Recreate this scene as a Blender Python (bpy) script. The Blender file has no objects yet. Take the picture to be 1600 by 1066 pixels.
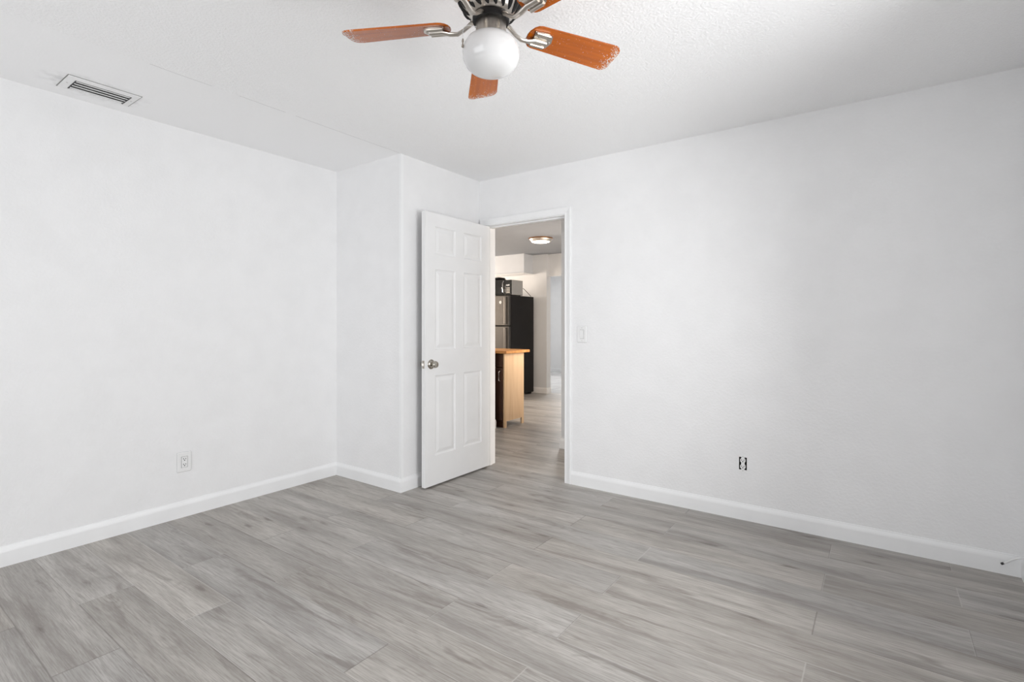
import bpy, bmesh, math, random
from mathutils import Vector, Matrix
random.seed(7)
C = bpy.context.scene.collection
PI = math.pi

# ------------------------------------------------------------------ camera
YAW = math.radians(35.75)
F_PX = 798.6
cam_d = bpy.data.cameras.new('camera'); cam = bpy.data.objects.new('camera', cam_d); C.objects.link(cam)
cam_d.sensor_width = 36.0; cam_d.lens = F_PX / 1600 * 36.0
cam_d.shift_y = -(533 - 507) / 1600.0
cam_d.clip_start = 0.02
cam.location = (0, 0, 1.21); cam.rotation_euler = (PI / 2, 0, YAW)
bpy.context.scene.camera = cam

# ------------------------------------------------------------------ world and light
sc = bpy.context.scene
sc.view_settings.view_transform = 'Standard'; sc.view_settings.look = 'None'
sc.view_settings.gamma = 1.0; sc.view_settings.use_curve_mapping = False
sc.view_settings.exposure = 0.10
w = bpy.data.worlds.new('world'); sc.world = w; w.use_nodes = True
bg = w.node_tree.nodes['Background']; bg.inputs[0].default_value = (0.80, 0.88, 1.0, 1); bg.inputs[1].default_value = 1.0

def area(name, loc, target, sx, sy, power, col=(1, 1, 1), spread=180):
    d = bpy.data.lights.new(name, 'AREA'); d.shape = 'RECTANGLE'; d.size = sx; d.size_y = sy
    d.energy = power; d.color = col; d.spread = math.radians(spread)
    o = bpy.data.objects.new(name, d); C.objects.link(o); o.location = loc
    o.rotation_euler = (Vector(target) - Vector(loc)).to_track_quat('-Z', 'Y').to_euler()
    return o
# daylight behind window panes; front, kitchen and hall lamps are added fill
area('daylight_right', (0.67, 1.70, 1.32), (-5, 2.20, 1.60), 1.30, 1.46, 48, (1.0, 0.995, 0.985))
area('fill_front', (-1.85, -2.11, 1.17), (-2.05, 5, 1.00), 2.60, 1.76, 51, (1.0, 0.995, 0.985))  # added fill for the back wall, behind an unseen window
area('fill_kitchen', (-7.61, 6.0, 1.50), (0, 6.0, 1.50), 1.2, 1.0, 140, (1.0, 0.84, 0.69))  # added warm fill to light the kitchen from out of view
area('fill_kitchen_right', (-2.41, 5.70, 1.50), (-8, 5.90, 1.20), 1.4, 1.1, 44, (1.0, 0.84, 0.69))  # added fill to brighten cart, floor and kitchen wall
area('fill_hall', (0.37, 3.93, 1.50), (-5, 4.4, 1.00), 0.6, 1.0, 34, (1.0, 0.84, 0.69))  # added fill to lift the dark corridor strip
area('daylight_far_room', (-5.6, 11.31, 1.50), (-5.6, 0, 1.50), 1.2, 1.4, 105, (1.0, 0.99, 0.97))

# ------------------------------------------------------------------ materials
def mat(name):
    m = bpy.data.materials.new(name); m.use_nodes = True
    nt = m.node_tree; b = nt.nodes['Principled BSDF']
    return m, nt, b
def N(nt, t, **kw):
    n = nt.nodes.new(t)
    for k, v in kw.items(): setattr(n, k, v)
    return n
def L(nt, a, b): nt.links.new(a, b)
def s2l(c): return tuple(((x / 255) / 12.92 if x / 255 <= 0.04045 else ((x / 255 + 0.055) / 1.055) ** 2.4) for x in c) + (1,)
def math_n(nt, op, a, b=None, c=None):
    n = N(nt, 'ShaderNodeMath', operation=op)
    for i, v in enumerate((a, b, c)):
        if v is None: continue
        if isinstance(v, (int, float)): n.inputs[i].default_value = v
        else: L(nt, v, n.inputs[i])
    return n.outputs[0]
def ramp(nt, fac, stops):
    r = N(nt, 'ShaderNodeValToRGB'); L(nt, fac, r.inputs[0])
    e = r.color_ramp.elements
    while len(e) < len(stops): e.new(0.5)
    for el, (p, c) in zip(e, stops): el.position = p; el.color = c if len(c) == 4 else tuple(c) + (1,)
    return r.outputs[0]
def mixc(nt, fac, a, b, mode='MIX'):
    n = N(nt, 'ShaderNodeMix', data_type='RGBA', blend_type=mode)
    if isinstance(fac, (int, float)): n.inputs[0].default_value = fac
    else: L(nt, fac, n.inputs[0])
    for i, v in ((6, a), (7, b)):
        if isinstance(v, tuple): n.inputs[i].default_value = v
        else: L(nt, v, n.inputs[i])
    return n.outputs[2]

def paint(name, col, rough=0.6, bump=0.0, scale=90, detail=3, spec=0.3, dist=0.002):
    m, nt, b = mat(name)
    tc = N(nt, 'ShaderNodeTexCoord')
    n = N(nt, 'ShaderNodeTexNoise'); n.inputs['Scale'].default_value = 6; n.inputs['Detail'].default_value = 3
    L(nt, tc.outputs['Object'], n.inputs['Vector'])
    c = tuple(col) + (1,)
    c2 = tuple(x * 0.975 for x in col) + (1,)
    L(nt, ramp(nt, n.outputs[0], [(0.35, c2), (0.65, c)]), b.inputs['Base Color'])
    b.inputs['Roughness'].default_value = rough; b.inputs['Specular IOR Level'].default_value = spec
    if bump:
        n2 = N(nt, 'ShaderNodeTexNoise'); n2.inputs['Scale'].default_value = scale; n2.inputs['Detail'].default_value = detail
        L(nt, tc.outputs['Object'], n2.inputs['Vector'])
        r = ramp(nt, n2.outputs[0], [(0.42, (0, 0, 0)), (0.62, (1, 1, 1))])
        bp = N(nt, 'ShaderNodeBump'); bp.inputs['Strength'].default_value = bump; bp.inputs['Distance'].default_value = dist
        L(nt, r, bp.inputs['Height']); L(nt, bp.outputs[0], b.inputs['Normal'])
    return m

M = {}
M['wall'] = paint('white_wall_paint', (0.87, 0.87, 0.875), 0.62, 0.25, 70)
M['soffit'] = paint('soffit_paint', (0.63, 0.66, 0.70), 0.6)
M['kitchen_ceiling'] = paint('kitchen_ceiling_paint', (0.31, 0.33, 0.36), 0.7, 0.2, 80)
M['trim'] = paint('white_trim_paint', (0.90, 0.905, 0.91), 0.38, spec=0.4)
M['door'] = paint('white_door_paint', (0.86, 0.86, 0.86), 0.42, spec=0.4)
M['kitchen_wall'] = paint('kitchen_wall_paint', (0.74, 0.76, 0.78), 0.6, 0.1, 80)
M['plastic'] = paint('white_plastic', (0.86, 0.86, 0.86), 0.3, spec=0.5)
M['darkhole'] = paint('dark_recess', (0.015, 0.015, 0.015), 0.8)
M['slot'] = paint('slot_black', (0.05, 0.05, 0.05), 0.6)
M['gap_grey'] = paint('grey_gap', (0.22, 0.22, 0.21), 0.8)
M['gap'] = paint('plate_shade_line', (0.50, 0.50, 0.50), 0.8)
M['black'] = paint('black_enamel', (0.010, 0.009, 0.009), 0.5, spec=0.22)
M['blackgloss'] = paint('black_glass', (0.02, 0.02, 0.02), 0.12, spec=0.5)
M['opal'] = paint('opal_glass', (0.72, 0.72, 0.72), 0.16, spec=0.5)

def ceiling_mat():
    m, nt, b = mat('textured_ceiling_paint')
    tc = N(nt, 'ShaderNodeTexCoord'); sp = N(nt, 'ShaderNodeSeparateXYZ'); L(nt, tc.outputs['Object'], sp.inputs[0])
    b.inputs['Base Color'].default_value = (0.965, 0.965, 0.97, 1); b.inputs['Roughness'].default_value = 0.75
    b.inputs['Specular IOR Level'].default_value = 0.2
    n = N(nt, 'ShaderNodeTexNoise'); n.inputs['Scale'].default_value = 95; n.inputs['Detail'].default_value = 4
    L(nt, tc.outputs['Object'], n.inputs['Vector'])
    # the strip beside the left wall (x < -2.8) was patched smooth
    mask = math_n(nt, 'MULTIPLY_ADD', math_n(nt, 'GREATER_THAN', sp.outputs[0], -2.80), 0.8, 0.2)
    h = math_n(nt, 'MULTIPLY', ramp(nt, n.outputs[0], [(0.40, (0, 0, 0)), (0.60, (1, 1, 1))]), mask)
    bp = N(nt, 'ShaderNodeBump'); bp.inputs['Strength'].default_value = 0.32; bp.inputs['Distance'].default_value = 0.004
    L(nt, h, bp.inputs['Height']); L(nt, bp.outputs[0], b.inputs['Normal'])
    # hairline drywall seam and a little soot round the air register
    wob = N(nt, 'ShaderNodeTexNoise'); wob.inputs['Scale'].default_value = 3.5; wob.inputs['Detail'].default_value = 5
    L(nt, tc.outputs['Object'], wob.inputs['Vector'])
    sx = math_n(nt, 'ADD', sp.outputs[0], math_n(nt, 'MULTIPLY', math_n(nt, 'SUBTRACT', wob.outputs[0], 0.5), 0.012))
    d = math_n(nt, 'ABSOLUTE', math_n(nt, 'ADD', sx, 2.798))
    line = math_n(nt, 'LESS_THAN', d, 0.0016)
    yr = math_n(nt, 'MULTIPLY', math_n(nt, 'GREATER_THAN', sp.outputs[1], 0.85), math_n(nt, 'LESS_THAN', sp.outputs[1], 2.5))
    line = math_n(nt, 'MULTIPLY', line, yr)
    gaps = math_n(nt, 'GREATER_THAN', wob.outputs[0], 0.44)
    line = math_n(nt, 'MULTIPLY', line, gaps)
    dx = math_n(nt, 'DIVIDE', math_n(nt, 'ADD', sp.outputs[0], 3.337), 0.17)
    dy = math_n(nt, 'DIVIDE', math_n(nt, 'SUBTRACT', sp.outputs[1], 0.90), 0.26)
    rr = math_n(nt, 'ADD', math_n(nt, 'MULTIPLY', dx, dx), math_n(nt, 'MULTIPLY', dy, dy))
    so = math_n(nt, 'MULTIPLY', math_n(nt, 'MAXIMUM', math_n(nt, 'SUBTRACT', 1.0, rr), 0.0), 0.5)
    n3 = N(nt, 'ShaderNodeTexNoise'); n3.inputs['Scale'].default_value = 22; n3.inputs['Detail'].default_value = 5
    L(nt, tc.outputs['Object'], n3.inputs['Vector'])
    so = math_n(nt, 'MULTIPLY', so, ramp(nt, n3.outputs[0], [(0.42, (0, 0, 0)), (0.7, (1, 1, 1))]))
    c1 = mixc(nt, math_n(nt, 'MULTIPLY', line, 0.65), (0.965, 0.965, 0.97, 1), (0.42, 0.42, 0.42, 1))
    c2 = mixc(nt, so, c1, (0.35, 0.35, 0.36, 1))
    L(nt, c2, b.inputs['Base Color'])
    return m
M['ceiling'] = ceiling_mat()

def floor_mat():
    m, nt, b = mat('grey_oak_laminate')
    tc = N(nt, 'ShaderNodeTexCoord'); sp = N(nt, 'ShaderNodeSeparateXYZ'); L(nt, tc.outputs['Object'], sp.inputs[0])
    X, Y = sp.outputs[0], sp.outputs[1]
    fy = math_n(nt, 'DIVIDE', math_n(nt, 'SUBTRACT', Y, 0.498), 0.2)
    row = math_n(nt, 'FLOOR', fy); ry = math_n(nt, 'SUBTRACT', fy, row)
    odd = math_n(nt, 'FLOORED_MODULO', row, 2.0)
    fx = math_n(nt, 'DIVIDE', math_n(nt, 'ADD', math_n(nt, 'ADD', X, 1.010), math_n(nt, 'MULTIPLY', odd, 0.5)), 1.295)
    col = math_n(nt, 'FLOOR', fx); rx = math_n(nt, 'SUBTRACT', fx, col)
    idv = N(nt, 'ShaderNodeCombineXYZ'); L(nt, row, idv.inputs[0]); L(nt, col, idv.inputs[1])
    wn = N(nt, 'ShaderNodeTexWhiteNoise', noise_dimensions='3D'); L(nt, idv.outputs[0], wn.inputs[0])
    rs = N(nt, 'ShaderNodeSeparateXYZ'); L(nt, wn.outputs['Color'], rs.inputs[0])
    r1, r2, r3 = rs.outputs
    def coords(kx, ky, seed):
        c = N(nt, 'ShaderNodeCombineXYZ')
        L(nt, math_n(nt, 'MULTIPLY', X, kx), c.inputs[0]); L(nt, math_n(nt, 'MULTIPLY', Y, ky), c.inputs[1])
        L(nt, math_n(nt, 'MULTIPLY', seed, 57.0), c.inputs[2])
        return c.outputs[0]
    def noise(v, detail=2, rough=0.5, dist=0.0):
        n = N(nt, 'ShaderNodeTexNoise'); n.inputs['Scale'].default_value = 1; n.inputs['Detail'].default_value = detail
        n.inputs['Roughness'].default_value = rough; n.inputs['Distortion'].default_value = dist
        L(nt, v, n.inputs['Vector']); return n.outputs[0]
    broad = noise(coords(1.1, 9.0, r1), 3, 0.55, 0.4)
    streak = noise(coords(1.6, 14.0, r2), 4, 0.6, 0.8)
    fine = noise(coords(9.0, 230.0, r3), 3, 0.6)
    pores = noise(coords(22.0, 420.0, r1), 2, 0.6)
    # cathedral figure: contours of a stretched noise
    fld = noise(coords(1.3, 5.5, r2), 1, 0.4)
    ring = math_n(nt, 'FRACT', math_n(nt, 'MULTIPLY', fld, 22.0))
    ring = math_n(nt, 'ABSOLUTE', math_n(nt, 'SUBTRACT', ring, 0.5))
    ringm = math_n(nt, 'MULTIPLY', ramp(nt, ring, [(0.0, (1, 1, 1)), (0.30, (0, 0, 0))]),
                   ramp(nt, streak, [(0.48, (0, 0, 0)), (0.62, (1, 1, 1))]))
    # knots
    kv = N(nt, 'ShaderNodeTexVoronoi', feature='F1', voronoi_dimensions='2D'); kv.inputs['Scale'].default_value = 1
    kc = N(nt, 'ShaderNodeCombineXYZ')
    L(nt, math_n(nt, 'MULTIPLY_ADD', X, 1.5, math_n(nt, 'MULTIPLY', r3, 41.0)), kc.inputs[0]); L(nt, math_n(nt, 'MULTIPLY_ADD', Y, 6.0, math_n(nt, 'MULTIPLY', r1, 23.0)), kc.inputs[1])
    L(nt, kc.outputs[0], kv.inputs['Vector'])
    kcol = N(nt, 'ShaderNodeSeparateXYZ'); L(nt, kv.outputs['Color'], kcol.inputs[0])
    kd = math_n(nt, 'ADD', kv.outputs['Distance'], math_n(nt, 'MULTIPLY', noise(coords(14, 60, r1), 4, 0.7), 0.20))
    knot = math_n(nt, 'MULTIPLY', ramp(nt, kd, [(0.115, (1, 1, 1)), (0.19, (0, 0, 0))]), math_n(nt, 'GREATER_THAN', kcol.outputs[0], 0.62))
    halo = math_n(nt, 'MULTIPLY', ramp(nt, kd, [(0.10, (1, 1, 1)), (0.40, (0, 0, 0))]), math_n(nt, 'GREATER_THAN', kcol.outputs[0], 0.62))
    base = ramp(nt, broad, [(0.30, FC[0]), (0.45, FC[1]), (0.58, FC[2]), (0.75, FC[3])])
    c = mixc(nt, math_n(nt, 'MULTIPLY', ramp(nt, streak, [(0.56, (0, 0, 0)), (0.70, (1, 1, 1))]), 0.85), base, FC[4])
    c = mixc(nt, math_n(nt, 'MULTIPLY', ringm, 0.38), c, FC[4])
    c = mixc(nt, math_n(nt, 'MULTIPLY', halo, 0.45), c, FC[4])
    c = mixc(nt, math_n(nt, 'MULTIPLY', knot, 0.65), c, FC[5])
    c = mixc(nt, ramp(nt, fine, [(0.36, (0.60, 0.60, 0.60)), (0.60, (0, 0, 0))]), c, FC[4])
    c = mixc(nt, ramp(nt, pores, [(0.56, (0, 0, 0)), (0.72, (0.30, 0.30, 0.30))]), c, FC[3])
    # plank to plank shift of tone and warmth
    sh = math_n(nt, 'MULTIPLY_ADD', r1, 0.16, 0.92)
    cc = N(nt, 'ShaderNodeCombineColor'); L(nt, sh, cc.inputs[0]); L(nt, math_n(nt, 'MULTIPLY_ADD', r2, -0.02, sh), cc.inputs[1])
    L(nt, math_n(nt, 'MULTIPLY_ADD', r2, -0.05, sh), cc.inputs[2])
    c = mixc(nt, 1.0, c, cc.outputs[0], 'MULTIPLY')
    ey = math_n(nt, 'MULTIPLY', math_n(nt, 'MINIMUM', ry, math_n(nt, 'SUBTRACT', 1.0, ry)), 0.2)
    ex = math_n(nt, 'MULTIPLY', math_n(nt, 'MINIMUM', rx, math_n(nt, 'SUBTRACT', 1.0, rx)), 1.295)
    e = math_n(nt, 'MINIMUM', ex, ey)
    j = ramp(nt, e, [(0.0, (1, 1, 1)), (0.0011, (1, 1, 1)), (0.0017, (0, 0, 0))])
    jc = mixc(nt, math_n(nt, 'GREATER_THAN', r3, 0.55), FC[5], FC[3])
    c = mixc(nt, math_n(nt, 'MULTIPLY', j, 0.55), c, jc)
    L(nt, c, b.inputs['Base Color'])
    b.inputs['Specular IOR Level'].default_value = 0.45
    L(nt, math_n(nt, 'MULTIPLY_ADD', fine, 0.18, 0.34), b.inputs['Roughness'])
    h = math_n(nt, 'SUBTRACT', math_n(nt, 'MULTIPLY', fine, 0.15), j)
    bp = N(nt, 'ShaderNodeBump'); bp.inputs['Strength'].default_value = 0.35; bp.inputs['Distance'].default_value = 0.001
    L(nt, h, bp.inputs['Height']); L(nt, bp.outputs[0], b.inputs['Normal'])
    return m
FC = [s2l(c) for c in ((148, 144, 140), (170, 167, 163), (185, 182, 178), (198, 195, 191), (132, 126, 121), (90, 82, 76))]
M['floor'] = floor_mat()

def metal(name, col, rough, aniso=False):
    m, nt, b = mat(name)
    b.inputs['Metallic'].default_value = 1.0
    tc = N(nt, 'ShaderNodeTexCoord'); mp = N(nt, 'ShaderNodeMapping'); mp.inputs['Scale'].default_value = (1, 1, 40)
    L(nt, tc.outputs['Object'], mp.inputs[0])
    n = N(nt, 'ShaderNodeTexNoise'); n.inputs['Scale'].default_value = 20; L(nt, mp.outputs[0], n.inputs['Vector'])
    L(nt, ramp(nt, n.outputs[0], [(0.3, tuple(x * 0.9 for x in col)), (0.7, tuple(col))]), b.inputs['Base Color'])
    b.inputs['Roughness'].default_value = rough
    return m
M['nickel'] = metal('brushed_nickel', (0.62, 0.58, 0.53), 0.28)
M['knob'] = metal('satin_nickel_knob', (0.46, 0.43, 0.38), 0.22)
M['steel'] = metal('stainless_steel', (0.68, 0.65, 0.61), 0.42)
M['fridge_steel'] = metal('dark_stainless', (0.15, 0.14, 0.13), 0.5)
M['bronze'] = metal('copper_bronze', (0.42, 0.22, 0.11), 0.35)
M['chrome'] = metal('chrome', (0.8, 0.8, 0.8), 0.12)
M['galv'] = metal('zinc_strap', (0.60, 0.60, 0.58), 0.4)

def wood(name, stops, kx, ky, kz, rough=0.4, spec=0.4, chips=False):
    m, nt, b = mat(name)
    tc = N(nt, 'ShaderNodeTexCoord'); mp = N(nt, 'ShaderNodeMapping'); mp.inputs['Scale'].default_value = (kx, ky, kz)
    L(nt, tc.outputs['Object'], mp.inputs[0])
    n = N(nt, 'ShaderNodeTexNoise'); n.inputs['Scale'].default_value = 1; n.inputs['Detail'].default_value = 5; n.inputs['Distortion'].default_value = 0.4
    L(nt, mp.outputs[0], n.inputs['Vector'])
    c = ramp(nt, n.outputs[0], stops)
    if chips:      # worn pale flecks along the blade tip
        sp = N(nt, 'ShaderNodeSeparateXYZ'); L(nt, tc.outputs['Object'], sp.inputs[0])
        n2 = N(nt, 'ShaderNodeTexNoise'); n2.inputs['Scale'].default_value = 210; n2.inputs['Detail'].default_value = 3
        L(nt, tc.outputs['Object'], n2.inputs['Vector'])
        t = ramp(nt, sp.outputs[0], [(0.435, (0, 0, 0)), (0.492, (0.23, 0.23, 0.23))])
        f = math_n(nt, 'GREATER_THAN', math_n(nt, 'ADD', n2.outputs[0], t), 0.70)
        c = mixc(nt, f, c, (0.62, 0.55, 0.50, 1))
    L(nt, c, b.inputs['Base Color'])
    b.inputs['Roughness'].default_value = rough; b.inputs['Specular IOR Level'].default_value = spec
    return m
M['blade'] = wood('orange_wood_veneer', [(0.3, s2l((158, 76, 2))), (0.55, s2l((180, 90, 4))), (0.8, s2l((190, 104, 12)))], 3, 60, 30, 0.26, 0.6, True)
M['maple'] = wood('maple_panel', [(0.3, s2l((212, 180, 142))), (0.7, s2l((230, 203, 170)))], 8, 25, 1.5, 0.45)
M['butcher'] = wood('butcher_block', [(0.3, s2l((190, 128, 66))), (0.7, s2l((216, 160, 96)))], 2, 24, 20, 0.35)
M['darkwood'] = wood('dark_walnut', [(0.3, s2l((52, 28, 18))), (0.7, s2l((80, 46, 30)))], 3, 20, 3, 0.4)

def emis(name, col, st):
    m, nt, b = mat(name)
    b.inputs['Base Color'].default_value = (0.9, 0.9, 0.9, 1)
    b.inputs['Emission Color'].default_value = tuple(col) + (1,); b.inputs['Emission Strength'].default_value = st
    return m
M['lamp'] = emis('lit_lamp_lens', (1.0, 0.84, 0.64), 7.0)
def pane_mat():
    m, nt, b = mat('window_glass')
    out = [n for n in nt.nodes if n.type == 'OUTPUT_MATERIAL'][0]
    t = N(nt, 'ShaderNodeBsdfTransparent'); g = N(nt, 'ShaderNodeBsdfGlossy'); g.inputs['Roughness'].default_value = 0.02
    mx = N(nt, 'ShaderNodeMixShader'); fr = N(nt, 'ShaderNodeFresnel'); fr.inputs[0].default_value = 1.3
    L(nt, fr.outputs[0], mx.inputs[0]); L(nt, t.outputs[0], mx.inputs[1]); L(nt, g.outputs[0], mx.inputs[2]); L(nt, mx.outputs[0], out.inputs[0])
    return m
M['glass'] = pane_mat()
def tile_mat():
    m, nt, b = mat('white_floor_tile')
    tc = N(nt, 'ShaderNodeTexCoord'); br = N(nt, 'ShaderNodeTexBrick'); br.offset = 0
    br.inputs['Color1'].default_value = (0.72, 0.71, 0.70, 1); br.inputs['Color2'].default_value = (0.66, 0.655, 0.65, 1)
    br.inputs['Mortar'].default_value = (0.40, 0.39, 0.38, 1); br.inputs['Scale'].default_value = 1
    br.inputs['Brick Width'].default_value = 0.45; br.inputs['Row Height'].default_value = 0.45; br.inputs['Mortar Size'].default_value = 0.008
    L(nt, tc.outputs['Object'], br.inputs['Vector']); L(nt, br.outputs['Color'], b.inputs['Base Color'])
    b.inputs['Roughness'].default_value = 0.12
    return m
M['tile'] = tile_mat()

# ------------------------------------------------------------------ mesh helpers
class MB:
    def __init__(s): s.bm = bmesh.new()
    def box(s, x0, x1, y0, y1, z0, z1, bev=0.0, seg=2):
        r = bmesh.ops.create_cube(s.bm, size=1)
        vs = r['verts']
        for v in vs:
            v.co = Vector(((x0 + x1) / 2 + v.co.x * (x1 - x0), (y0 + y1) / 2 + v.co.y * (y1 - y0), (z0 + z1) / 2 + v.co.z * (z1 - z0)))
        if bev:
            es = list({e for v in vs for e in v.link_edges})
            bmesh.ops.bevel(s.bm, geom=es, offset=bev, segments=seg, affect='EDGES', profile=0.5)
        return s
    def lathe(s, prof, n=48, mtx=None, cap=False):      # prof: (radius, height) pairs
        rings = []
        for r, z in prof:
            if r < 1e-6:
                p = Vector((0, 0, z)); p = mtx @ p if mtx else p
                rings.append([s.bm.verts.new(p)])
            else:
                ring = []
                for i in range(n):
                    a = 2 * PI * i / n; p = Vector((r * math.cos(a), r * math.sin(a), z)); p = mtx @ p if mtx else p
                    ring.append(s.bm.verts.new(p))
                rings.append(ring)
        for a, b in zip(rings, rings[1:]):
            for i in range(n):
                j = (i + 1) % n
                if len(a) == 1 and len(b) == 1: continue
                if len(a) == 1: s.bm.faces.new((a[0], b[j], b[i]))
                elif len(b) == 1: s.bm.faces.new((a[i], a[j], b[0]))
                else: s.bm.faces.new((a[i], a[j], b[j], b[i]))
        if cap:
            for rg in (rings[0], rings[-1]):
                if len(rg) > 2: s.bm.faces.new(rg)
        return s
    def tube(s, pts, r, n=10, flat=1.0):       # r scalar or list; flat squashes along the frame's second axis
        pts = [Vector(p) for p in pts]; rs = r if isinstance(r, (list, tuple)) else [r] * len(pts)
        rings = []; up = Vector((0, 0, 1))
        for i, p in enumerate(pts):
            t = (pts[min(i + 1, len(pts) - 1)] - pts[max(i - 1, 0)]).normalized()
            if abs(t.dot(up)) > 0.98: a = Vector((1, 0, 0))
            else: a = up
            u = t.cross(a).normalized(); v = u.cross(t).normalized()
            rings.append([s.bm.verts.new(p + u * rs[i] * math.cos(2 * PI * k / n) + v * rs[i] * flat * math.sin(2 * PI * k / n)) for k in range(n)])
        for a, b in zip(rings, rings[1:]):
            for k in range(n): s.bm.faces.new((a[k], a[(k + 1) % n], b[(k + 1) % n], b[k]))
        s.bm.faces.new(rings[0]); s.bm.faces.new(rings[-1])
        return s
    def prism(s, poly, z0, z1, mtx=None, bev=0.0):       # poly: (x, y) outline
        f = lambda p: mtx @ Vector(p) if mtx else Vector(p)
        a = [s.bm.verts.new(f((x, y, z0))) for x, y in poly]; b = [s.bm.verts.new(f((x, y, z1))) for x, y in poly]
        fs = [s.bm.faces.new(a), s.bm.faces.new(b)]
        for i in range(len(poly)):
            j = (i + 1) % len(poly); s.bm.faces.new((a[i], a[j], b[j], b[i]))
        if bev:
            es = list({e for ff in fs for e in ff.edges})
            bmesh.ops.bevel(s.bm, geom=es, offset=bev, segments=2, affect='EDGES')
        return s
    def sweep(s, rows):       # rows: list of equal-length loops; skinned and capped
        rs = [[s.bm.verts.new(p) for p in r] for r in rows]
        n = len(rs[0])
        for a, b in zip(rs, rs[1:]):
            for k in range(n): s.bm.faces.new((a[k], a[(k + 1) % n], b[(k + 1) % n], b[k]))
        s.bm.faces.new(rs[0]); s.bm.faces.new(rs[-1])
        return s
    def build(s, name, material, parent=None, smooth=False, loc=None, rot=None, kind=None):
        bmesh.ops.recalc_face_normals(s.bm, faces=s.bm.faces)
        me = bpy.data.meshes.new(name); s.bm.to_mesh(me); s.bm.free()
        me.materials.append(material)
        if smooth:
            for p in me.polygons: p.use_smooth = True
            me.set_sharp_from_angle(angle=math.radians(38))
        o = bpy.data.objects.new(name, me); C.objects.link(o)
        if parent: o.parent = parent
        if loc: o.location = loc
        if rot: o.rotation_euler = rot
        if kind: o['kind'] = kind
        return o
def struct(name, mb, m, **k): return mb.build(name, m, kind='structure', **k)
def thing(name, label, cat, loc, rotz=0, group=None):
    o = bpy.data.objects.new(name, None); C.objects.link(o); o.location = loc; o.rotation_euler = (0, 0, rotz)
    o.empty_display_size = 0.05
    o['label'] = label; o['category'] = cat
    if group: o['group'] = group
    return o

H = 2.44
XL, XC, XR = -3.558, -2.80, 0.56      # left wall, closet side wall, right wall
YC, YB, YF = 2.52, 3.41, -2.0        # closet front wall, back wall, wall behind the camera
WT = 0.12
JL, JR = -2.725, -1.960               # clear door opening
HEAD = 2.045

# ------------------------------------------------------------------ floor, ceiling, walls
struct('floor', MB().box(-8.0, 2.2, -2.12, 7.74, -0.1, 0), M['floor'])
struct('floor_far_room', MB().box(-8.0, -2.0, 7.74, 11.6, -0.1, 0), M['tile'])
struct('ceiling', MB().box(-8.0, 2.2, -2.12, YB + WT, H, H + 0.1), M['ceiling'])
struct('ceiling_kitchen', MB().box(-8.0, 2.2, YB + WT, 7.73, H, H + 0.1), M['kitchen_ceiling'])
struct('ceiling_far_room', MB().box(-8.0, 2.2, 7.73, 11.6, H, H + 0.1), M['wall'])
struct('wall_left', MB().box(XL - WT, XL, YF - WT, YB + WT, 0, H), M['wall'])
struct('wall_closet', MB().box(XL, XC, YC, YC + 0.08, 0, H).box(XC - 0.08, XC, YC + 0.08, YB, 0, H), M['wall'])
bw = MB()
bw.box(XL, JL - 0.018, YB, YB + WT, 0, H).box(JL - 0.018, JR + 0.018, YB, YB + WT, HEAD + 0.018, H)
# right of the door, with a box cut-out for the bare receptacle
ox, oz, ow, oh = -0.690, 0.3465, 0.0225, 0.039
bw.box(JR + 0.018, ox - ow, YB, YB + WT, 0, H).box(ox + ow, XR + 0.1, YB, YB + WT, 0, H)
bw.box(ox - ow, ox + ow, YB, YB + WT, 0, oz - oh).box(ox - ow, ox + ow, YB, YB + WT, oz + oh, H)
struct('wall_back', bw, M['wall'])
def wall_with_window(name, along, fixed0, fixed1, a0, a1, w0, w1, z0, z1):
    m = MB()
    for (p, q, r, t) in ((a0, w0, 0, H), (w1, a1, 0, H), (w0, w1, 0, z0), (w0, w1, z1, H)):
        if along == 'y': m.box(fixed0, fixed1, p, q, r, t)
        else: m.box(p, q, fixed0, fixed1, r, t)
    return struct(name, m, M['wall'])
wall_with_window('wall_right', 'y', XR, XR + WT, YF - WT, YB, 1.02, 2.38, 0.56, 2.08)
wall_with_window('wall_front', 'x', YF - WT, YF, XL, XR, -3.20, -0.50, 0.26, 2.08)
wn_count = [0]
def window(along, fixed, out, a0, a1, z0, z1):
    wn_count[0] += 1
    r = bpy.data.objects.new('window_%d' % wn_count[0], None); C.objects.link(r); r['kind'] = 'structure'
    def bx(m, p, q, d0, d1, r0, r1, bev=0.003):
        lo, hi = sorted((fixed + out * d0, fixed + out * d1))
        if along == 'y': m.box(lo, hi, p, q, r0, r1, bev)
        else: m.box(p, q, lo, hi, r0, r1, bev)
    m = MB()
    bx(m, a0, a0 + .04, .03, .09, z0, z1); bx(m, a1 - .04, a1, .03, .09, z0, z1)
    bx(m, a0 + .04, a1 - .04, .03, .09, z0, z0 + .04); bx(m, a0 + .04, a1 - .04, .03, .09, z1 - .04, z1)
    zm = (z0 + z1) / 2
    bx(m, a0 + .04, a1 - .04, .03, .07, zm - .02, zm + .02)
    if a1 - a0 > 1.8:
        am = (a0 + a1) / 2; bx(m, am - .025, am + .025, .03, .085, z0 + .04, z1 - .04)
    m.build('window_frame', M['trim'], r)
    m = MB(); bx(m, a0 + .03, a1 - .03, .048, .052, z0 + .03, z1 - .03, 0); m.build('window_pane', M['glass'], r)
    m = MB(); bx(m, a0 - .03, a1 + .03, -.035, .03, z0 - .02, z0, .004); m.build('window_sill', M['trim'], r)
window('y', XR, 1, 1.02, 2.38, 0.56, 2.08)
window('x', YF, -1, -3.20, -0.50, 0.26, 2.08)  # added window out of view, carries the front fill lamp

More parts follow.
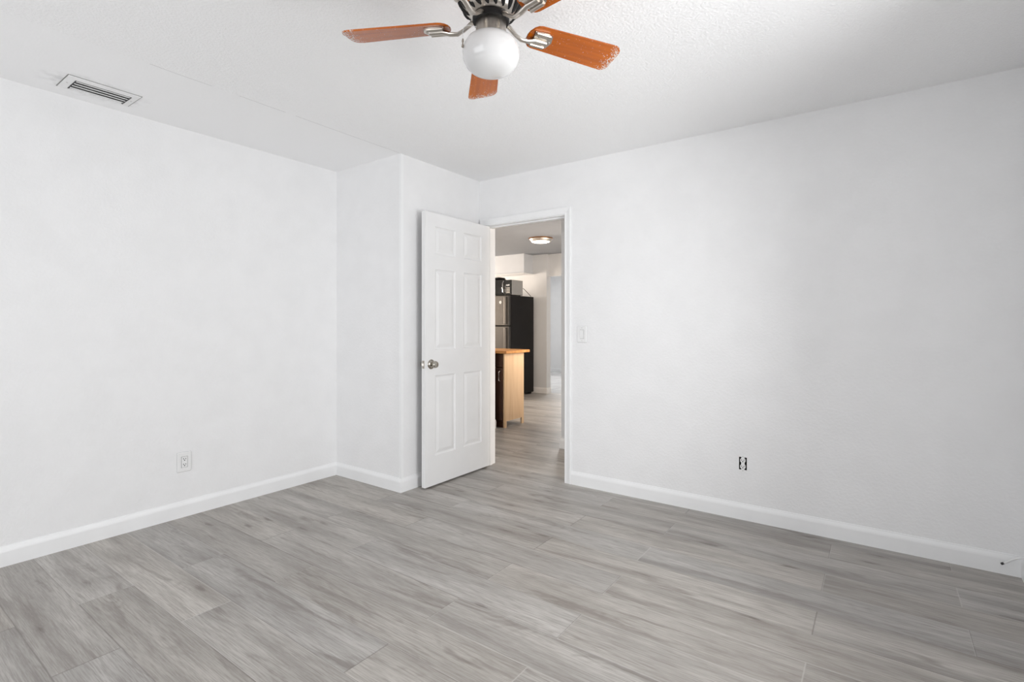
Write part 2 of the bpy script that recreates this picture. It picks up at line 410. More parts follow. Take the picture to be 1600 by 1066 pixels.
# hall, kitchen and the room beyond
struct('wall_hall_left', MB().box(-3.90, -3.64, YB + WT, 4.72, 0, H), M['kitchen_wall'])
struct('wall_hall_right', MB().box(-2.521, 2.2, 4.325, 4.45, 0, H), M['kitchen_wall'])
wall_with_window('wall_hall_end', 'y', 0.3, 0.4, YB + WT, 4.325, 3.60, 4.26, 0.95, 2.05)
window('y', 0.3, 1, 3.60, 4.26, 0.95, 2.05)  # added window; end wall set close so it brightens the corridor
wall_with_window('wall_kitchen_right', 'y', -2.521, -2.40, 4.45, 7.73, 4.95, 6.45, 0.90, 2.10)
window('y', -2.521, 1, 4.95, 6.45, 0.90, 2.10)  # added unseen window for the right-hand kitchen fill
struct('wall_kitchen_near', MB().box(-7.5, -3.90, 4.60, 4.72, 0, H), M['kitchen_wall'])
wk = wall_with_window('wall_kitchen_left', 'y', -7.62, -7.5, 4.60, 7.73, 5.35, 6.65, 0.95, 2.05)
window('y', -7.5, -1, 5.35, 6.65, 0.95, 2.05)  # added unseen window for the left-hand kitchen fill
struct('wall_kitchen_back', MB().box(-7.5, -4.725, 7.60, 7.73, 0, H).box(-2.85, -2.521, 7.60, 7.73, 0, H)
       .box(-4.725, -2.85, 7.66, 7.73, 2.05, H), M['kitchen_wall'])
struct('wall_far_room_back', MB().box(-8, -6.3, 11.2, 11.32, 0, H).box(-6.3, -4.9, 11.2, 11.32, 0, .75).box(-6.3, -4.9, 11.2, 11.32, 2.25, H)
       .box(-4.9, -2.0, 11.2, 11.32, 0, H), M['wall'])
window('x', 11.2, 1, -6.3, -4.9, 0.75, 2.25)
struct('wall_far_room_left', MB().box(-8.0, -7.9, 7.73, 11.2, 0, H), M['wall'])
struct('wall_far_room_right', MB().box(-2.1, -2.0, 7.73, 11.2, 0, H), M['wall'])
# soffit over the refrigerator
sf = struct('trim_soffit', MB().box(-7.5, -5.015, 7.32, 7.60, 2.105, H), M['soffit'])
MB().box(-7.5, -4.995, 7.30, 7.60, 2.092, 2.105).build('soffit_lip', M['trim'], sf)

# ------------------------------------------------------------------ baseboards
BP = [(0, 0), (0.013, 0), (0.013, 0.072), (0.0115, 0.080), (0.0085, 0.088), (0.0055, 0.094), (0.004, 0.100), (0, 0.100)]
def baseboard(name, p0, p1, nrm, m0, m1, material=None):
    p0, p1, nrm = Vector(p0 + (0,)), Vector(p1 + (0,)), Vector(nrm + (0,))
    d = (p1 - p0).normalized()
    rows = [[p + nrm * t + d * t * mm + Vector((0, 0, z)) for t, z in BP] for p, mm in ((p0, m0), (p1, m1))]
    return struct(name, MB().sweep(rows), material or M['trim'])
baseboard('baseboard_left', (XL, YF), (XL, YC), (1, 0), 1, -1)
baseboard('baseboard_closet_front', (XL, YC), (XC, YC), (0, -1), 1, 1)
baseboard('baseboard_closet_side', (XC, YC), (XC, YB), (1, 0), -1, 0)
baseboard('baseboard_back', (-1.899, YB), (XR, YB), (0, -1), 0, -1)
baseboard('baseboard_right', (XR, YB), (XR, YF), (-1, 0), 1, -1)
baseboard('baseboard_front', (XL, YF), (XR, YF), (0, 1), 1, -1)
baseboard('baseboard_hall_left', (-3.64, YB + WT), (-3.64, 4.725), (1, 0), 0, 0)
baseboard('baseboard_hall_right', (-2.521, 4.325), (0.3, 4.325), (0, -1), -1, 0)
baseboard('baseboard_kitchen_back', (-7.5, 7.60), (-4.725, 7.60), (0, -1), 0, 1)
baseboard('baseboard_kitchen_end', (-4.725, 7.60), (-4.725, 7.73), (1, 0), -1, 0)
baseboard('baseboard_far_room', (-7.9, 11.2), (-2.1, 11.2), (0, -1), 0, 0)

# corner guard on the closet's outside corner
struct('trim_corner_guard', MB().prism([(XC - 0.020, YC - 0.0025), (XC + 0.0025, YC - 0.0025), (XC + 0.0025, YC + 0.022), (XC, YC + 0.022), (XC, YC), (XC - 0.020, YC)], 0.102, H), M['trim'])

# ------------------------------------------------------------------ door frame: jamb, stop, casing
jb = MB()
jb.box(JL - 0.018, JL, YB, YB + WT, 0, HEAD + .018).box(JR, JR + 0.018, YB, YB + WT, 0, HEAD + .018).box(JL, JR, YB, YB + WT, HEAD, HEAD + 0.018)
jb.box(JL, JL + .010, YB + .038, YB + .072, 0, HEAD).box(JR - .010, JR, YB + .038, YB + .072, 0, HEAD).box(JL + .01, JR - .01, YB + .038, YB + .072, HEAD - .010, HEAD)
jamb = struct('trim_door_jamb', jb, M['trim'])
sp_ = MB().box(JR - 0.0012, JR, YB + 0.004, YB + 0.030, 0.885, 0.945, 0.0005)
sp_.box(JR - 0.0015, JR + 0.0045, YB - 0.0025, YB + 0.004, 0.890, 0.940, 0.0005)
sp_.build('strike_plate', M['knob'], jamb)
CP = [(0.0, 0.0), (0.0, 0.009), (0.006, 0.0115), (0.016, 0.0095), (0.026, 0.011), (0.040, 0.015), (0.050, 0.017), (0.056, 0.014), (0.056, 0.0)]
def casing(name, y, s):
    a, b, t = JL - 0.005, JR + 0.005, HEAD + 0.005
    rows = []
    for (x, z, dx, dz) in ((a, 0, -1, 0), (a, t, -1, 1), (b, t, 1, 1), (b, 0, 1, 0)):
        rows.append([Vector((x + dx * u, y + s * v, z + dz * u)) for u, v in CP])
    struct(name, MB().sweep(rows), M['trim'])
casing('trim_door_casing', YB, -1)
casing('trim_hall_casing', YB + WT, 1)

# ------------------------------------------------------------------ six-panel door, open 90 degrees
DW, DT, DZ0, DZ1 = 0.757, 0.035, 0.014, 2.040
door = bpy.data.objects.new('door_1', None); C.objects.link(door); door.location = (JL, YB, 0); door['kind'] = 'structure'
def door_face(bm, x, sgn):
    # local: y from -DW (latch) to 0 (hinge)
    us = [0, .108, .333, .429, .654, DW]; vs = [DZ0, .232, .828, 1.020, 1.622, 1.732, 1.940, DZ1]
    def P(u, v, d): return bm.verts.new((x - sgn * d, -u, v))
    for i in range(5):
        for k in range(7):
            u0, u1, v0, v1 = us[i], us[i + 1], vs[k], vs[k + 1]
            if i in (1, 3) and k in (1, 3, 5):
                prev = None
                for ins, dep in ((0, 0), (0.004, 0.0045), (0.012, 0.0075), (0.017, 0.0075), (0.040, 0.0015), (0.043, 0.001)):
                    ring = [P(u0 + ins, v0 + ins, dep), P(u1 - ins, v0 + ins, dep), P(u1 - ins, v1 - ins, dep), P(u0 + ins, v1 - ins, dep)]
                    if prev:
                        for q in range(4): bm.faces.new((prev[q], prev[(q + 1) % 4], ring[(q + 1) % 4], ring[q]))
                    prev = ring
                bm.faces.new(prev)
            else:
                bm.faces.new([P(u0, v0, 0), P(u1, v0, 0), P(u1, v1, 0), P(u0, v1, 0)])
mb = MB(); door_face(mb.bm, DT, 1); door_face(mb.bm, 0, -1)
for (y0, y1, z0, z1) in ((0, 0, DZ0, DZ1), (-DW, -DW, DZ0, DZ1)):
    mb.bm.faces.new([mb.bm.verts.new(p) for p in ((0, y0, z0), (DT, y0, z0), (DT, y0, z1), (0, y0, z1))])
for z in (DZ0, DZ1):
    mb.bm.faces.new([mb.bm.verts.new(p) for p in ((0, 0, z), (DT, 0, z), (DT, -DW, z), (0, -DW, z))])
bmesh.ops.remove_doubles(mb.bm, verts=mb.bm.verts, dist=1e-5)
slab = mb.build('door_panel', M['door'], door)
for sgn, x0 in ((1, DT), (-1, 0.0)):
    mt = Matrix.Translation((x0, -DW + 0.062, 0.915)) @ Matrix.Rotation(sgn * PI / 2, 4, 'Y')
    k = MB().lathe([(0.0, 0.058 if sgn > 0 else 0.056), (0.012, 0.058 if sgn > 0 else 0.056), (0.021, 0.055), (0.0255, 0.047), (0.0262, 0.041), (0.022, 0.031), (0.014, 0.023), (0.012, 0.016), (0.012, 0.006)], 32, mt).build('door_knob', M['knob'], door, smooth=True)
    MB().lathe([(0.012, 0.014), (0.020, 0.013), (0.029, 0.009), (0.035, 0.004), (0.0365, 0.0)], 32, mt).build('rosette', M['knob'], k, smooth=True)
lp = MB().box(0.006, 0.029, -DW - 0.0015, -DW, 0.886, 0.944, 0.0006).build('latch_plate', M['knob'], door)
MB().prism([(0.011, -DW), (0.024, -DW), (0.024, -DW - 0.004), (0.011, -DW - 0.012)], 0.906, 0.924).build('latch_bolt', M['steel'], lp)
for z in (0.20, 1.03, 1.84):
    MB().lathe([(0, z - 0.047), (0.004, z - 0.045), (0.006, z - 0.040), (0.006, z + 0.040), (0.004, z + 0.045), (0, z + 0.047)], 14,
               Matrix.Translation((-0.002, -0.004 - 0.0055, 0))).build('hinge', M['knob'], door, smooth=True)

# ------------------------------------------------------------------ ceiling fan
FX, FY = -1.019, 1.299
fan = thing('ceiling_fan', 'brushed nickel ceiling fan with worn orange wood blades and a white globe', 'ceiling fan', (FX, FY, H))
z = lambda v: v - H
MB().lathe([(0, z(2.44)), (0.075, z(2.44)), (0.080, z(2.425)), (0.078, z(2.395)), (0.06, z(2.375)), (0.05, z(2.365))], 48).build('canopy', M['nickel'], fan, smooth=True)
# motor housing with a slotted lower bowl
hp = [(0.05, z(2.37)), (0.085, z(2.362)), (0.103, z(2.345)), (0.108, z(2.325)), (0.108, z(2.285)), (0.105, z(2.270)), (0.1005, z(2.255)), (0.091, z(2.232)), (0.080, z(2.216)), (0.070, z(2.205)), (0.050, z(2.200))]
housing = MB().lathe(hp, 60).build('motor_housing', M['nickel'], fan, smooth=True)
for k in range(18):
    a = 2 * PI * k / 18 + 0.1
    pts = []
    for (r, zz) in ((0.1065, 2.2720), (0.1020, 2.2560), (0.0965, 2.2430), (0.0905, 2.2305), (0.0825, 2.2185), (0.0740, 2.2110), (0.0670, 2.2060)):
        pts.append((r * math.cos(a + (0.107 - r) * 7), r * math.sin(a + (0.107 - r) * 7), z(zz)))
    MB().tube(pts, [0.005, 0.0088, 0.0092, 0.0085, 0.0078, 0.0068, 0.004], 8, 0.8).build('vent_slot', M['darkhole'], housing)
MB().lathe([(0.050, z(2.202)), (0.058, z(2.201)), (0.0595, z(2.197)), (0.0595, z(2.186)), (0.057, z(2.182)), (0.046, z(2.181))], 40).build('blade_hub', M['black'], fan, smooth=True)
swh = MB().lathe([(0.047, z(2.192)), (0.049, z(2.188)), (0.049, z(2.140)), (0.052, z(2.136)), (0.052, z(2.128)), (0.040, z(2.124))], 40).build('switch_housing', M['nickel'], fan, smooth=True)
MB().lathe([(0.040, z(2.138)), (0.058, z(2.136)), (0.076, z(2.124)), (0.087, z(2.106)), (0.0915, z(2.086)), (0.090, z(2.066)), (0.081, z(2.046)), (0.066, z(2.031)), (0.046, z(2.022)), (0.022, z(2.018)), (0, z(2.017))], 56).build('glass_globe', M['opal'], fan, smooth=True)
def outline(x0, x1, w0, w1, rc, rt):
    pts = []
    for k in range(9):      # rounded root
        a = PI / 2 + PI * k / 8
        pts.append((x0 + 0.035 + 0.035 * math.cos(a) * 1.0, w0 / 2 * math.sin(a)))
    for (cx, cy, a0) in ((x1 - rt, -w1 / 2 + rt, -PI / 2), (x1 - rc, w1 / 2 - rc, 0)):
        rr = rt if cy < 0 else rc
        for k in range(7):
            a = a0 + PI / 2 * k / 6; pts.append((cx + rr * math.cos(a), cy + rr * math.sin(a)))
    return pts
BR = 0.492
blade_src = None
for n in range(5):
    sag = 0.012 if n == 1 else 0.0      # the far blade hangs a little low
    phi = math.radians((27 if n != 1 else 24.6) + 72 * n) + YAW
    rot = Matrix.Rotation(phi, 4, 'Z')
    arm = MB()
    # curved arm from the hub down and out to the blade
    arm.tube([(0.052, 0, z(2.192)), (0.068, 0, z(2.184)), (0.090, 0, z(2.166)), (0.110, 0, z(2.156)), (0.135, 0, z(2.158)), (0.160, 0, z(2.166)), (0.205, 0, z(2.166))],
             [0.008, 0.0085, 0.0075, 0.008, 0.009, 0.009, 0.008], 10, 0.8)
    pitch = Matrix.Translation((0, 0, z(2.180))) @ Matrix.Rotation(math.radians(-13), 4, 'X')
    # bracket plate under the blade root, with two side ridges
    arm.prism([(0.150, -0.030), (0.200, -0.034), (0.218, -0.026), (0.226, 0.0), (0.218, 0.026), (0.200, 0.034), (0.150, 0.030), (0.158, 0.0)], -0.0095, -0.0035, pitch, 0.0012)
    arm_o = arm
    for sy in (-0.026, 0.026):
        arm.tube([pitch @ Vector((0.155, sy, -0.011)), pitch @ Vector((0.207, sy, -0.011))], 0.0065, 10, 0.8)
    ao = arm.build('blade_iron', M['nickel'], fan, smooth=True, rot=(0, 0, phi), loc=(0, 0, -sag * 0.9))
    bl = MB().prism(outline(0.135, BR, 0.098, 0.120, 0.022, 0.030), -0.003, 0.003, None, 0.001)
    bo = bl.build('fan_blade', M['blade'], fan)
    bo.rotation_mode = 'QUATERNION'
    q = (rot @ Matrix.Rotation(sag * 1.2, 4, 'Y') @ Matrix.Rotation(math.radians(-13), 4, 'X')).to_quaternion(); bo.rotation_quaternion = q
    bo.location = (0, 0, z(2.180) - sag)
    for (sx, sy) in ((0.172, -0.014), (0.172, 0.014), (0.216, 0)):
        MB().lathe([(0, -0.0125), (0.003, -0.012), (0.0042, -0.0095)], 12, pitch @ Matrix.Translation((sx, sy, 0))).build('screw', M['steel'], ao)
# pull chain draped beside the globe, dark end piece showing at its left
chx = math.cos(math.radians(203) + YAW) * 0.092; chy = math.sin(math.radians(203) + YAW) * 0.092
pc = MB().tube([(chx * 0.53, chy * 0.53, z(2.160)), (chx * 0.85, chy * 0.85, z(2.158)), (chx * 1.0, chy * 1.0, z(2.150)), (chx * 1.03, chy * 1.03, z(2.13)), (chx * 1.03, chy * 1.03, z(2.110))], 0.0009, 6).build('pull_chain', M['plastic'], fan)
MB().lathe([(0, z(2.113)), (0.0022, z(2.111)), (0.0036, z(2.104)), (0.0022, z(2.097)), (0.0036, z(2.091)), (0.0042, z(2.085)), (0, z(2.082))], 12, Matrix.Translation((chx * 1.03, chy * 1.03, 0))).build('chain_fob', M['knob'], pc, smooth=True)

# ------------------------------------------------------------------ ceiling air register
vx0, vx1, vy0, vy1 = -3.437, -3.237, 0.766, 1.072
vent = thing('air_vent', 'white slatted air register with sooty edges in the ceiling above the left wall', 'air vent', ((vx0 + vx1) / 2, (vy0 + vy1) / 2, H))
cx, cy = (vx0 + vx1) / 2, (vy0 + vy1) / 2
hx, hy, ix, iy = 0.100, 0.153, 0.068, 0.116
fm = MB()
for (a, b) in ((-1, 1),):
    o = [(-hx, -hy), (hx, -hy), (hx, hy), (-hx, hy)]; i_ = [(-ix, -iy), (ix, -iy), (ix, iy), (-ix, iy)]
    lv = [[fm.bm.verts.new((x, y, zz)) for x, y in pts] for pts, zz in ((o, 0.0), ([(x * .985, y * .99) for x, y in o], -0.004), (i_, -0.009), (i_, -0.001))]
    for r0, r1 in zip(lv, lv[1:]):
        for k in range(4): fm.bm.faces.new((r0[k], r0[(k + 1) % 4], r1[(k + 1) % 4], r1[k]))
fm.build('vent_frame', M['plastic'], vent)
MB().box(-ix, ix, -iy, iy, -0.0015, -0.0005).build('duct_opening', M['darkhole'], vent)
for s_ in (-1, 1): MB().box(-ix, ix, s_ * iy - 0.003, s_ * iy + 0.003, -0.0098, -0.001).build('end_bar', M['slot'], vent)
for k in range(4):
    x = -ix + 0.0175 + k * 0.0335
    MB().sweep([[Vector((x + dx, y, dz)) for dx, dz in ((-0.0150, -0.0040), (-0.006, -0.0080), (0.0135, -0.0110), (0.0135, -0.0097), (-0.005, -0.0066), (-0.0140, -0.0034))] for y in (-iy + .002, iy - .002)]).build('slat', M['plastic'], vent)
for y in (-0.136, 0.136):
    MB().lathe([(0, -0.0085), (0.003, -0.008), (0.0045, -0.0055)], 12, Matrix.Translation((0, y, 0))).build('screw', M['galv'], vent)
MB().box(-hx - 0.003, hx + 0.003, -hy - 0.003, hy + 0.003, -0.0016, 0.0).build('gasket', M['gap_grey'], vent)

# ------------------------------------------------------------------ wall devices (built facing -Y, origin on the wall)
def rrect(w_, h_, r):
    pts = []
    for sx, sy, a0 in ((1, 1, 0), (-1, 1, 90), (-1, -1, 180), (1, -1, 270)):
        for k in range(5):
            a = math.radians(a0 + 22.5 * k); pts.append((sx * (w_ / 2 - r) + r * math.cos(a), sy * (h_ / 2 - r) + r * math.sin(a)))
    return pts
TOW = Matrix.Rotation(PI / 2, 4, 'X')      # local (x, y, z) -> (x, -z, y): z points out of the wall
def plate(parent, w_, h_, hole_w, hole_h):
    m = MB()
    o = rrect(w_, h_, 0.004); loops = []
    inner = rrect(hole_w, hole_h, 0.001)
    for pts, d in ((o, 0), ([(x * .985, y * .99) for x, y in o], 0.004), ([(x * .93, y * .955) for x, y in o], 0.0062), (inner, 0.0062), (inner, 0.003)):
        loops.append([m.bm.verts.new(TOW @ Vector((x, y, d))) for x, y in pts])
    for a, b in zip(loops, loops[1:]):
        n = len(a)
        for k in range(n): m.bm.faces.new((a[k], a[(k + 1) % n], b[(k + 1) % n], b[k]))
    m.bm.faces.new(loops[-1])
    MB().box(-hole_w / 2 + .0005, hole_w / 2 - .0005, -0.0036, -0.0031, -hole_h / 2 + .0005, hole_h / 2 - .0005).build('device_shade', M['gap_grey'], parent)  # grey sheet colouring in the shade around the device in its recess
    MB().prism(rrect(w_ + 0.0022, h_ + 0.0022, 0.0045), 0.0, 0.0012, TOW).build('plate_shadow', M['gap'], parent)  # grey rim drawn as the thin shadow behind the plate
    return m.build('cover_plate', M['plastic'], parent)
def slots(par, cx_, cy_, d):
    for sx, hh in ((-0.0063, 0.0075), (0.0063, 0.0062)):
        MB().box(cx_ + sx - 0.0018, cx_ + sx + 0.0018, -d - 0.0004, -d + 0.001, cy_ + 0.003 - hh / 2, cy_ + 0.003 + hh / 2).build('slot', M['slot'], par)
    MB().lathe([(0, d + 0.0004), (0.0034, d + 0.0004), (0.0034, d - 0.001)], 12, TOW @ Matrix.Translation((cx_, cy_ - 0.0065, 0))).build('ground_hole', M['slot'], par)
# outlet with its plate, low on the left wall
ol = thing('power_outlet', 'white duplex outlet with square cover plate low on the left wall', 'outlet', (XL, 1.406, 0.344), PI / 2)
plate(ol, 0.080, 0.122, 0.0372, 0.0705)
dv = MB().box(-0.0165, 0.0165, -0.0085, -0.003, -0.0333, 0.0333, 0.001).build('receptacle', M['plastic'], ol)
slots(dv, 0, 0.018, 0.0085); slots(dv, 0, -0.016, 0.0085)
# switch beside the door
sw = thing('light_switch', 'white single rocker light switch beside the door opening', 'light switch', (-1.808, YB, 1.136), 0)
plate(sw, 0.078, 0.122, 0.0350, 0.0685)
MB().prism([(-0.003, -0.0325), (0.0075, -0.0325), (0.0105, 0.0325), (-0.003, 0.0325)], -0.0155, 0.0155,
           Matrix(((0, 0, 1, 0), (-1, 0, 0, 0), (0, 1, 0, 0), (0, 0, 0, 1)))).build('rocker', M['plastic'], sw)
for zz in (-0.048, 0.048): MB().lathe([(0, 0.0075), (0.0022, 0.0073), (0.003, 0.0062)], 12, TOW @ Matrix.Translation((0, zz, 0))).build('screw', M['galv'], sw)
# bare receptacle in an open box
ob = thing('power_outlet', 'bare white receptacle without cover plate in a dark wall box', 'outlet', (ox, YB, oz), 0)
m = MB()
m.box(-ow + .0002, -ow + .0015, 0.0, 0.05, -oh, oh).box(ow - .0015, ow - .0002, 0.0, 0.05, -oh, oh).box(-ow, ow, 0.05, 0.052, -oh, oh).box(-ow, ow, 0, 0.05, -oh + .0002, -oh + .0015).box(-ow, ow, 0, 0.05, oh - .0015, oh - .0002)
m.build('wall_box', M['darkhole'], ob)
m = MB()
body = []
for a in range(24):
    t = 2 * PI * a / 24; body.append((max(-0.0150, min(0.0150, 0.0172 * math.cos(t))), 0.0145 * math.sin(t)))
for cy_ in (0.019, -0.019):
    m.prism([(x, y + cy_) for x, y in body], -0.014, 0.004, TOW, 0.0006)
m.prism([(-0.010, -0.02), (0.010, -0.02), (0.010, 0.02), (-0.010, 0.02)], -0.014, 0.0025, TOW)
rc = m.build('receptacle', M['plastic'], ob)
slots(rc, 0, 0.019, 0.004); slots(rc, 0, -0.019, 0.004)
for s in (1, -1):
    m = MB().prism([(-0.009, s * 0.030), (0.009, s * 0.030), (0.009, s * 0.041), (0.014, s * 0.044), (0.010, s * 0.049), (-0.010, s * 0.049), (-0.014, s * 0.044), (-0.009, s * 0.041)], 0.0002, 0.0016, TOW)
    m.build('mounting_ear', M['plastic'], ob)
    MB().lathe([(0, 0.0040), (0.003, 0.0036), (0.0035, 0.0016)], 12, TOW @ Matrix.Translation((0, s * 0.0435, 0))).build('screw', M['galv'], ob)

# ------------------------------------------------------------------ coaxial cable at the right corner
cb = thing('coaxial_cable', 'white coaxial cable with metal end hanging by the baseboard at far right', 'cable', (XR, 3.33, 0.11))
pts = [(0, 0.01, 0.0), (-0.018, 0.012, 0.004), (-0.035, 0.016, -0.004), (-0.052, 0.026, -0.020), (-0.066, 0.037, -0.037), (-0.076, 0.044, -0.047)]
sm_ = []
for i in range(len(pts) - 1):
    for k in range(4):
        t = k / 4; p0 = pts[max(i - 1, 0)]; p1 = pts[i]; p2 = pts[i + 1]; p3 = pts[min(i + 2, len(pts) - 1)]
        sm_.append(tuple(0.5 * (2 * b + (c - a) * t + (2 * a - 5 * b + 4 * c - d) * t * t + (-a + 3 * b - 3 * c + d) * t ** 3) for a, b, c, d in zip(p0, p1, p2, p3)))
sm_.append(pts[-1])
MB().tube(sm_, 0.0042, 12).build('cord', M['plastic'], cb, smooth=True)
e0, e1 = Vector(pts[-2]), Vector(pts[-1]); dd = (e1 - e0).normalized()
MB().tube([e1 - dd * 0.004, e1 + dd * 0.004, e1 + dd * 0.0045, e1 + dd * 0.013], [0.0044, 0.0044, 0.0062, 0.0062], 6).build('connector', M['slot'], cb)

# ------------------------------------------------------------------ kitchen: refrigerator
fx0, fx1, fy0, fy1, fz = -5.67, -4.93, 6.82, 7.50, 1.69
fr = thing('refrigerator', 'tall black-sided refrigerator with dark steel top-freezer doors', 'refrigerator', ((fx0 + fx1) / 2, (fy0 + fy1) / 2, 0))
fcx, fcy = (fx0 + fx1) / 2, (fy0 + fy1) / 2
def lb(m, x0, x1, y0, y1, z0, z1, b=0.0): return m.box(x0 - fcx, x1 - fcx, y0 - fcy, y1 - fcy, z0, z1, b)
lb(MB(), fx0, fx1, fy0, fy1, 0.03, fz, 0.006).build('cabinet_body', M['black'], fr)
for ya, yb in ((fy0 + .03, fy0 + .09), (fy1 - .09, fy1 - .03)): lb(MB(), fx0 + .03, fx1 - .03, ya, yb, 0, 0.03).build('foot', M['black'], fr)
for nm, z0, z1 in (('freezer_door', 1.190, fz - .005), ('refrigerator_door', 0.08, 1.178)):
    d = lb(MB(), fx0 + .002, fx1 - .002, fy0 - 0.075, fy0 - 0.004, z0, z1, 0.010).build(nm, M['fridge_steel'], fr)
    lb(MB(), fx1 - 0.075, fx1 - 0.030, fy0 - 0.100, fy0 - 0.074, z0 + .02, z1 - .02, 0.008).build('handle', M['fridge_steel'], d)
mt = Matrix.Translation((fx1 - 0.16 - fcx, fy0 - 0.075 - fcy, 1.575)) @ TOW
MB().lathe([(0, 0.004), (0.024, 0.004), (0.026, 0.0)], 24, mt).build('badge', M['plastic'], fr)

# microwave on top
mx0, mx1, my0, my1, mz0, mz1 = -5.46, -4.965, 6.895, 7.215, fz + 0.012, 1.955
mw = thing('microwave_oven', 'stainless steel microwave with black glass door on top of the refrigerator', 'microwave', ((mx0 + mx1) / 2, (my0 + my1) / 2, fz))
mcx, mcy = (mx0 + mx1) / 2, (my0 + my1) / 2
def lm(m, x0, x1, y0, y1, z0, z1, b=0.0): return m.box(x0 - mcx, x1 - mcx, y0 - mcy, y1 - mcy, z0 - fz, z1 - fz, b)
lm(MB(), mx0, mx1, my0, my1, mz0, mz1, 0.004).build('housing', M['steel'], mw)
for a in (mx0 + .04, mx1 - .04):
    for b in (my0 + .04, my1 - .04): MB().lathe([(0.014, 0.0005), (0.014, 0.013)], 12, Matrix.Translation((a - mcx, b - mcy, 0)), cap=True).build('foot', M['black'], mw)
lm(MB(), mx0, mx1 - .125, my0 - .030, my0 - .001, mz0 + .004, mz1 - .004, .004).build('door', M['blackgloss'], mw)
cpn = lm(MB(), mx1 - .123, mx1, my0 - .030, my0 - .001, mz0 + .004, mz1 - .004, .004).build('control_panel', M['blackgloss'], mw)
lm(MB(), mx1 - .100, mx1 - .028, my0 - .032, my0 - .0295, mz1 - .105, mz1 - .080).build('display', M['chrome'], cpn)
for i in range(3):
    for j in range(4): lm(MB(), mx1 - .098 + i * .026, mx1 - .078 + i * .026, my0 - .0315, my0 - .0295, mz0 + .03 + j * .026, mz0 + .047 + j * .026).build('button', M['steel'], cpn)
hpts = [(mx1 - .145 - mcx, my0 - .03 - mcy, mz0 + .02 - fz), (mx1 - .150 - mcx, my0 - .055 - mcy, mz0 + .05 - fz), (mx1 - .152 - mcx, my0 - .064 - mcy, (mz0 + mz1) / 2 - fz), (mx1 - .150 - mcx, my0 - .055 - mcy, mz1 - .05 - fz), (mx1 - .145 - mcx, my0 - .03 - mcy, mz1 - .02 - fz)]
MB().tube(hpts, 0.009, 10).build('door_handle', M['chrome'], mw, smooth=True)
MB().tube([(mx1 - .03 - mcx, my1 - mcy, mz0 + .13 - fz), (mx1 - .01 - mcx, my1 + .04 - mcy, mz0 + .12 - fz), (mx1 + .01 - mcx, my1 + .12 - mcy, mz0 + .06 - fz), (mx1 + .005 - mcx, my1 + .20 - mcy, mz0 + .02 - fz), (mx1 - .01 - mcx, my1 + .26 - mcy, .012), (mx1 - .02 - mcx, my1 + .28 - mcy, .012)], 0.0045, 8).build('power_cord', M['black'], mw, smooth=True)
# dark bundle lying on the microwave
bg_ = MB()
r = bmesh.ops.create_icosphere(bg_.bm, subdivisions=3, radius=1)
for v in r['verts']:
    n = 1 + 0.13 * math.sin(5 * v.co.x + 2) * math.cos(6 * v.co.y) + 0.08 * math.sin(9 * v.co.z + 3 * v.co.x)
    v.co = Vector((v.co.x * 0.125 * n, v.co.y * 0.10 * n, max(v.co.z * n, -0.75) * 0.036 + 0.0272))
bo = bg_.build('cloth_bundle', M['black'], None, smooth=True, loc=(-5.33, 7.02, mz1))
bo['label'] = 'small black bundle lying on top of the microwave'; bo['category'] = 'cloth'

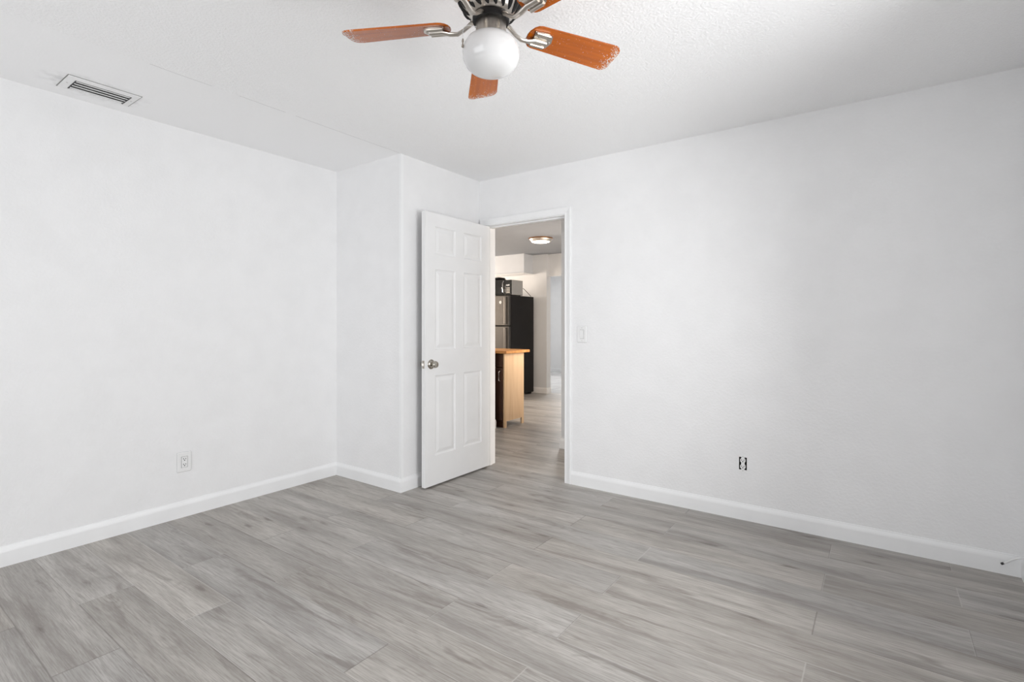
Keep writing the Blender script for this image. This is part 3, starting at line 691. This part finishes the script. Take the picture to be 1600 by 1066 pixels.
# kitchen cart with a butcher block top
kx0, kx1, ky0, ky1 = -4.45, -3.55, 4.78, 5.18
kc = thing('kitchen_cart', 'light maple kitchen cart with butcher block top and dark brown front', 'kitchen cart', ((kx0 + kx1) / 2, (ky0 + ky1) / 2, 0))
kcx, kcy = (kx0 + kx1) / 2, (ky0 + ky1) / 2
def lk(m, x0, x1, y0, y1, z0, z1, b=0.0): return m.box(x0 - kcx, x1 - kcx, y0 - kcy, y1 - kcy, z0, z1, b)
lk(MB(), kx0 - .055, kx1 + .055, ky0 - .04, ky1 + .05, 0.870, 0.902, .004).build('countertop', M['butcher'], kc)
for xa, xb in ((kx0, kx0 + .018), (kx1 - .018, kx1)):
    m = MB()      # side panel with two feet cut from its bottom edge
    pts = [(ky0, 0), (ky0 + .045, 0), (ky0 + .045, .075), (ky1 - .045, .075), (ky1 - .045, 0), (ky1, 0), (ky1, .870), (ky0, .870)]
    m.sweep([[Vector((x - kcx, y - kcy, zz)) for y, zz in pts] for x in (xa, xb)])
    m.build('side_panel', M['maple'], kc)
m = lk(MB(), kx0 + .018, kx1 - .018, ky1 - .012, ky1 - .002, .08, .87); m.build('back_panel', M['maple'], kc)
lk(MB(), kx0 + .018, kx1 - .018, ky0 + .004, ky1 - .012, .08, .10).build('bottom_shelf', M['darkwood'], kc)
lk(MB(), kx0 + .018, kx1 - .018, ky0 + .012, ky0 + .03, 0, .075).build('kick_board', M['darkwood'], kc)
for k in range(2):
    xa = kx0 + .020 + k * .431; xb = xa + .428
    d = lk(MB(), xa, xb, ky0 - .012, ky0 + .004, .71, .862, .003).build('drawer', M['darkwood'], kc)
    MB().tube([((xa + xb) / 2 - kcx - .05, ky0 - .012 - kcy, .785), ((xa + xb) / 2 - kcx - .045, ky0 - .035 - kcy, .785), ((xa + xb) / 2 - kcx + .045, ky0 - .035 - kcy, .785), ((xa + xb) / 2 - kcx + .05, ky0 - .012 - kcy, .785)], .005, 8).build('handle', M['steel'], d)
    d = lk(MB(), xa, xb, ky0 - .012, ky0 + .004, .09, .702, .003).build('door', M['darkwood'], kc)
    hx_ = xb - .035 - kcx if k == 1 else xa + .035 - kcx
    MB().tube([(hx_, ky0 - .012 - kcy, .665), (hx_, ky0 - .036 - kcy, .655), (hx_, ky0 - .036 - kcy, .555), (hx_, ky0 - .012 - kcy, .545)], .006, 8).build('handle', M['steel'], d)

# flush ceiling light in the kitchen
cl = thing('ceiling_light', 'round copper-rimmed flush light glowing warm on the kitchen ceiling', 'ceiling light', (-3.93, 6.16, H))
MB().lathe([(0, 0), (0.172, 0), (0.172, -0.012), (0.168, -0.016), (0.160, -0.018)], 48).build('rim', M['bronze'], cl, smooth=True)
MB().lathe([(0.165, -0.012), (0.163, -0.018), (0.146, -0.040), (0.136, -0.052), (0.128, -0.052)], 48).build('bezel', M['steel'], cl, smooth=True)
MB().lathe([(0.130, -0.046), (0.128, -0.053), (0.100, -0.061), (0.06, -0.065), (0, -0.067)], 48).build('diffuser', M['lamp'], cl, smooth=True)
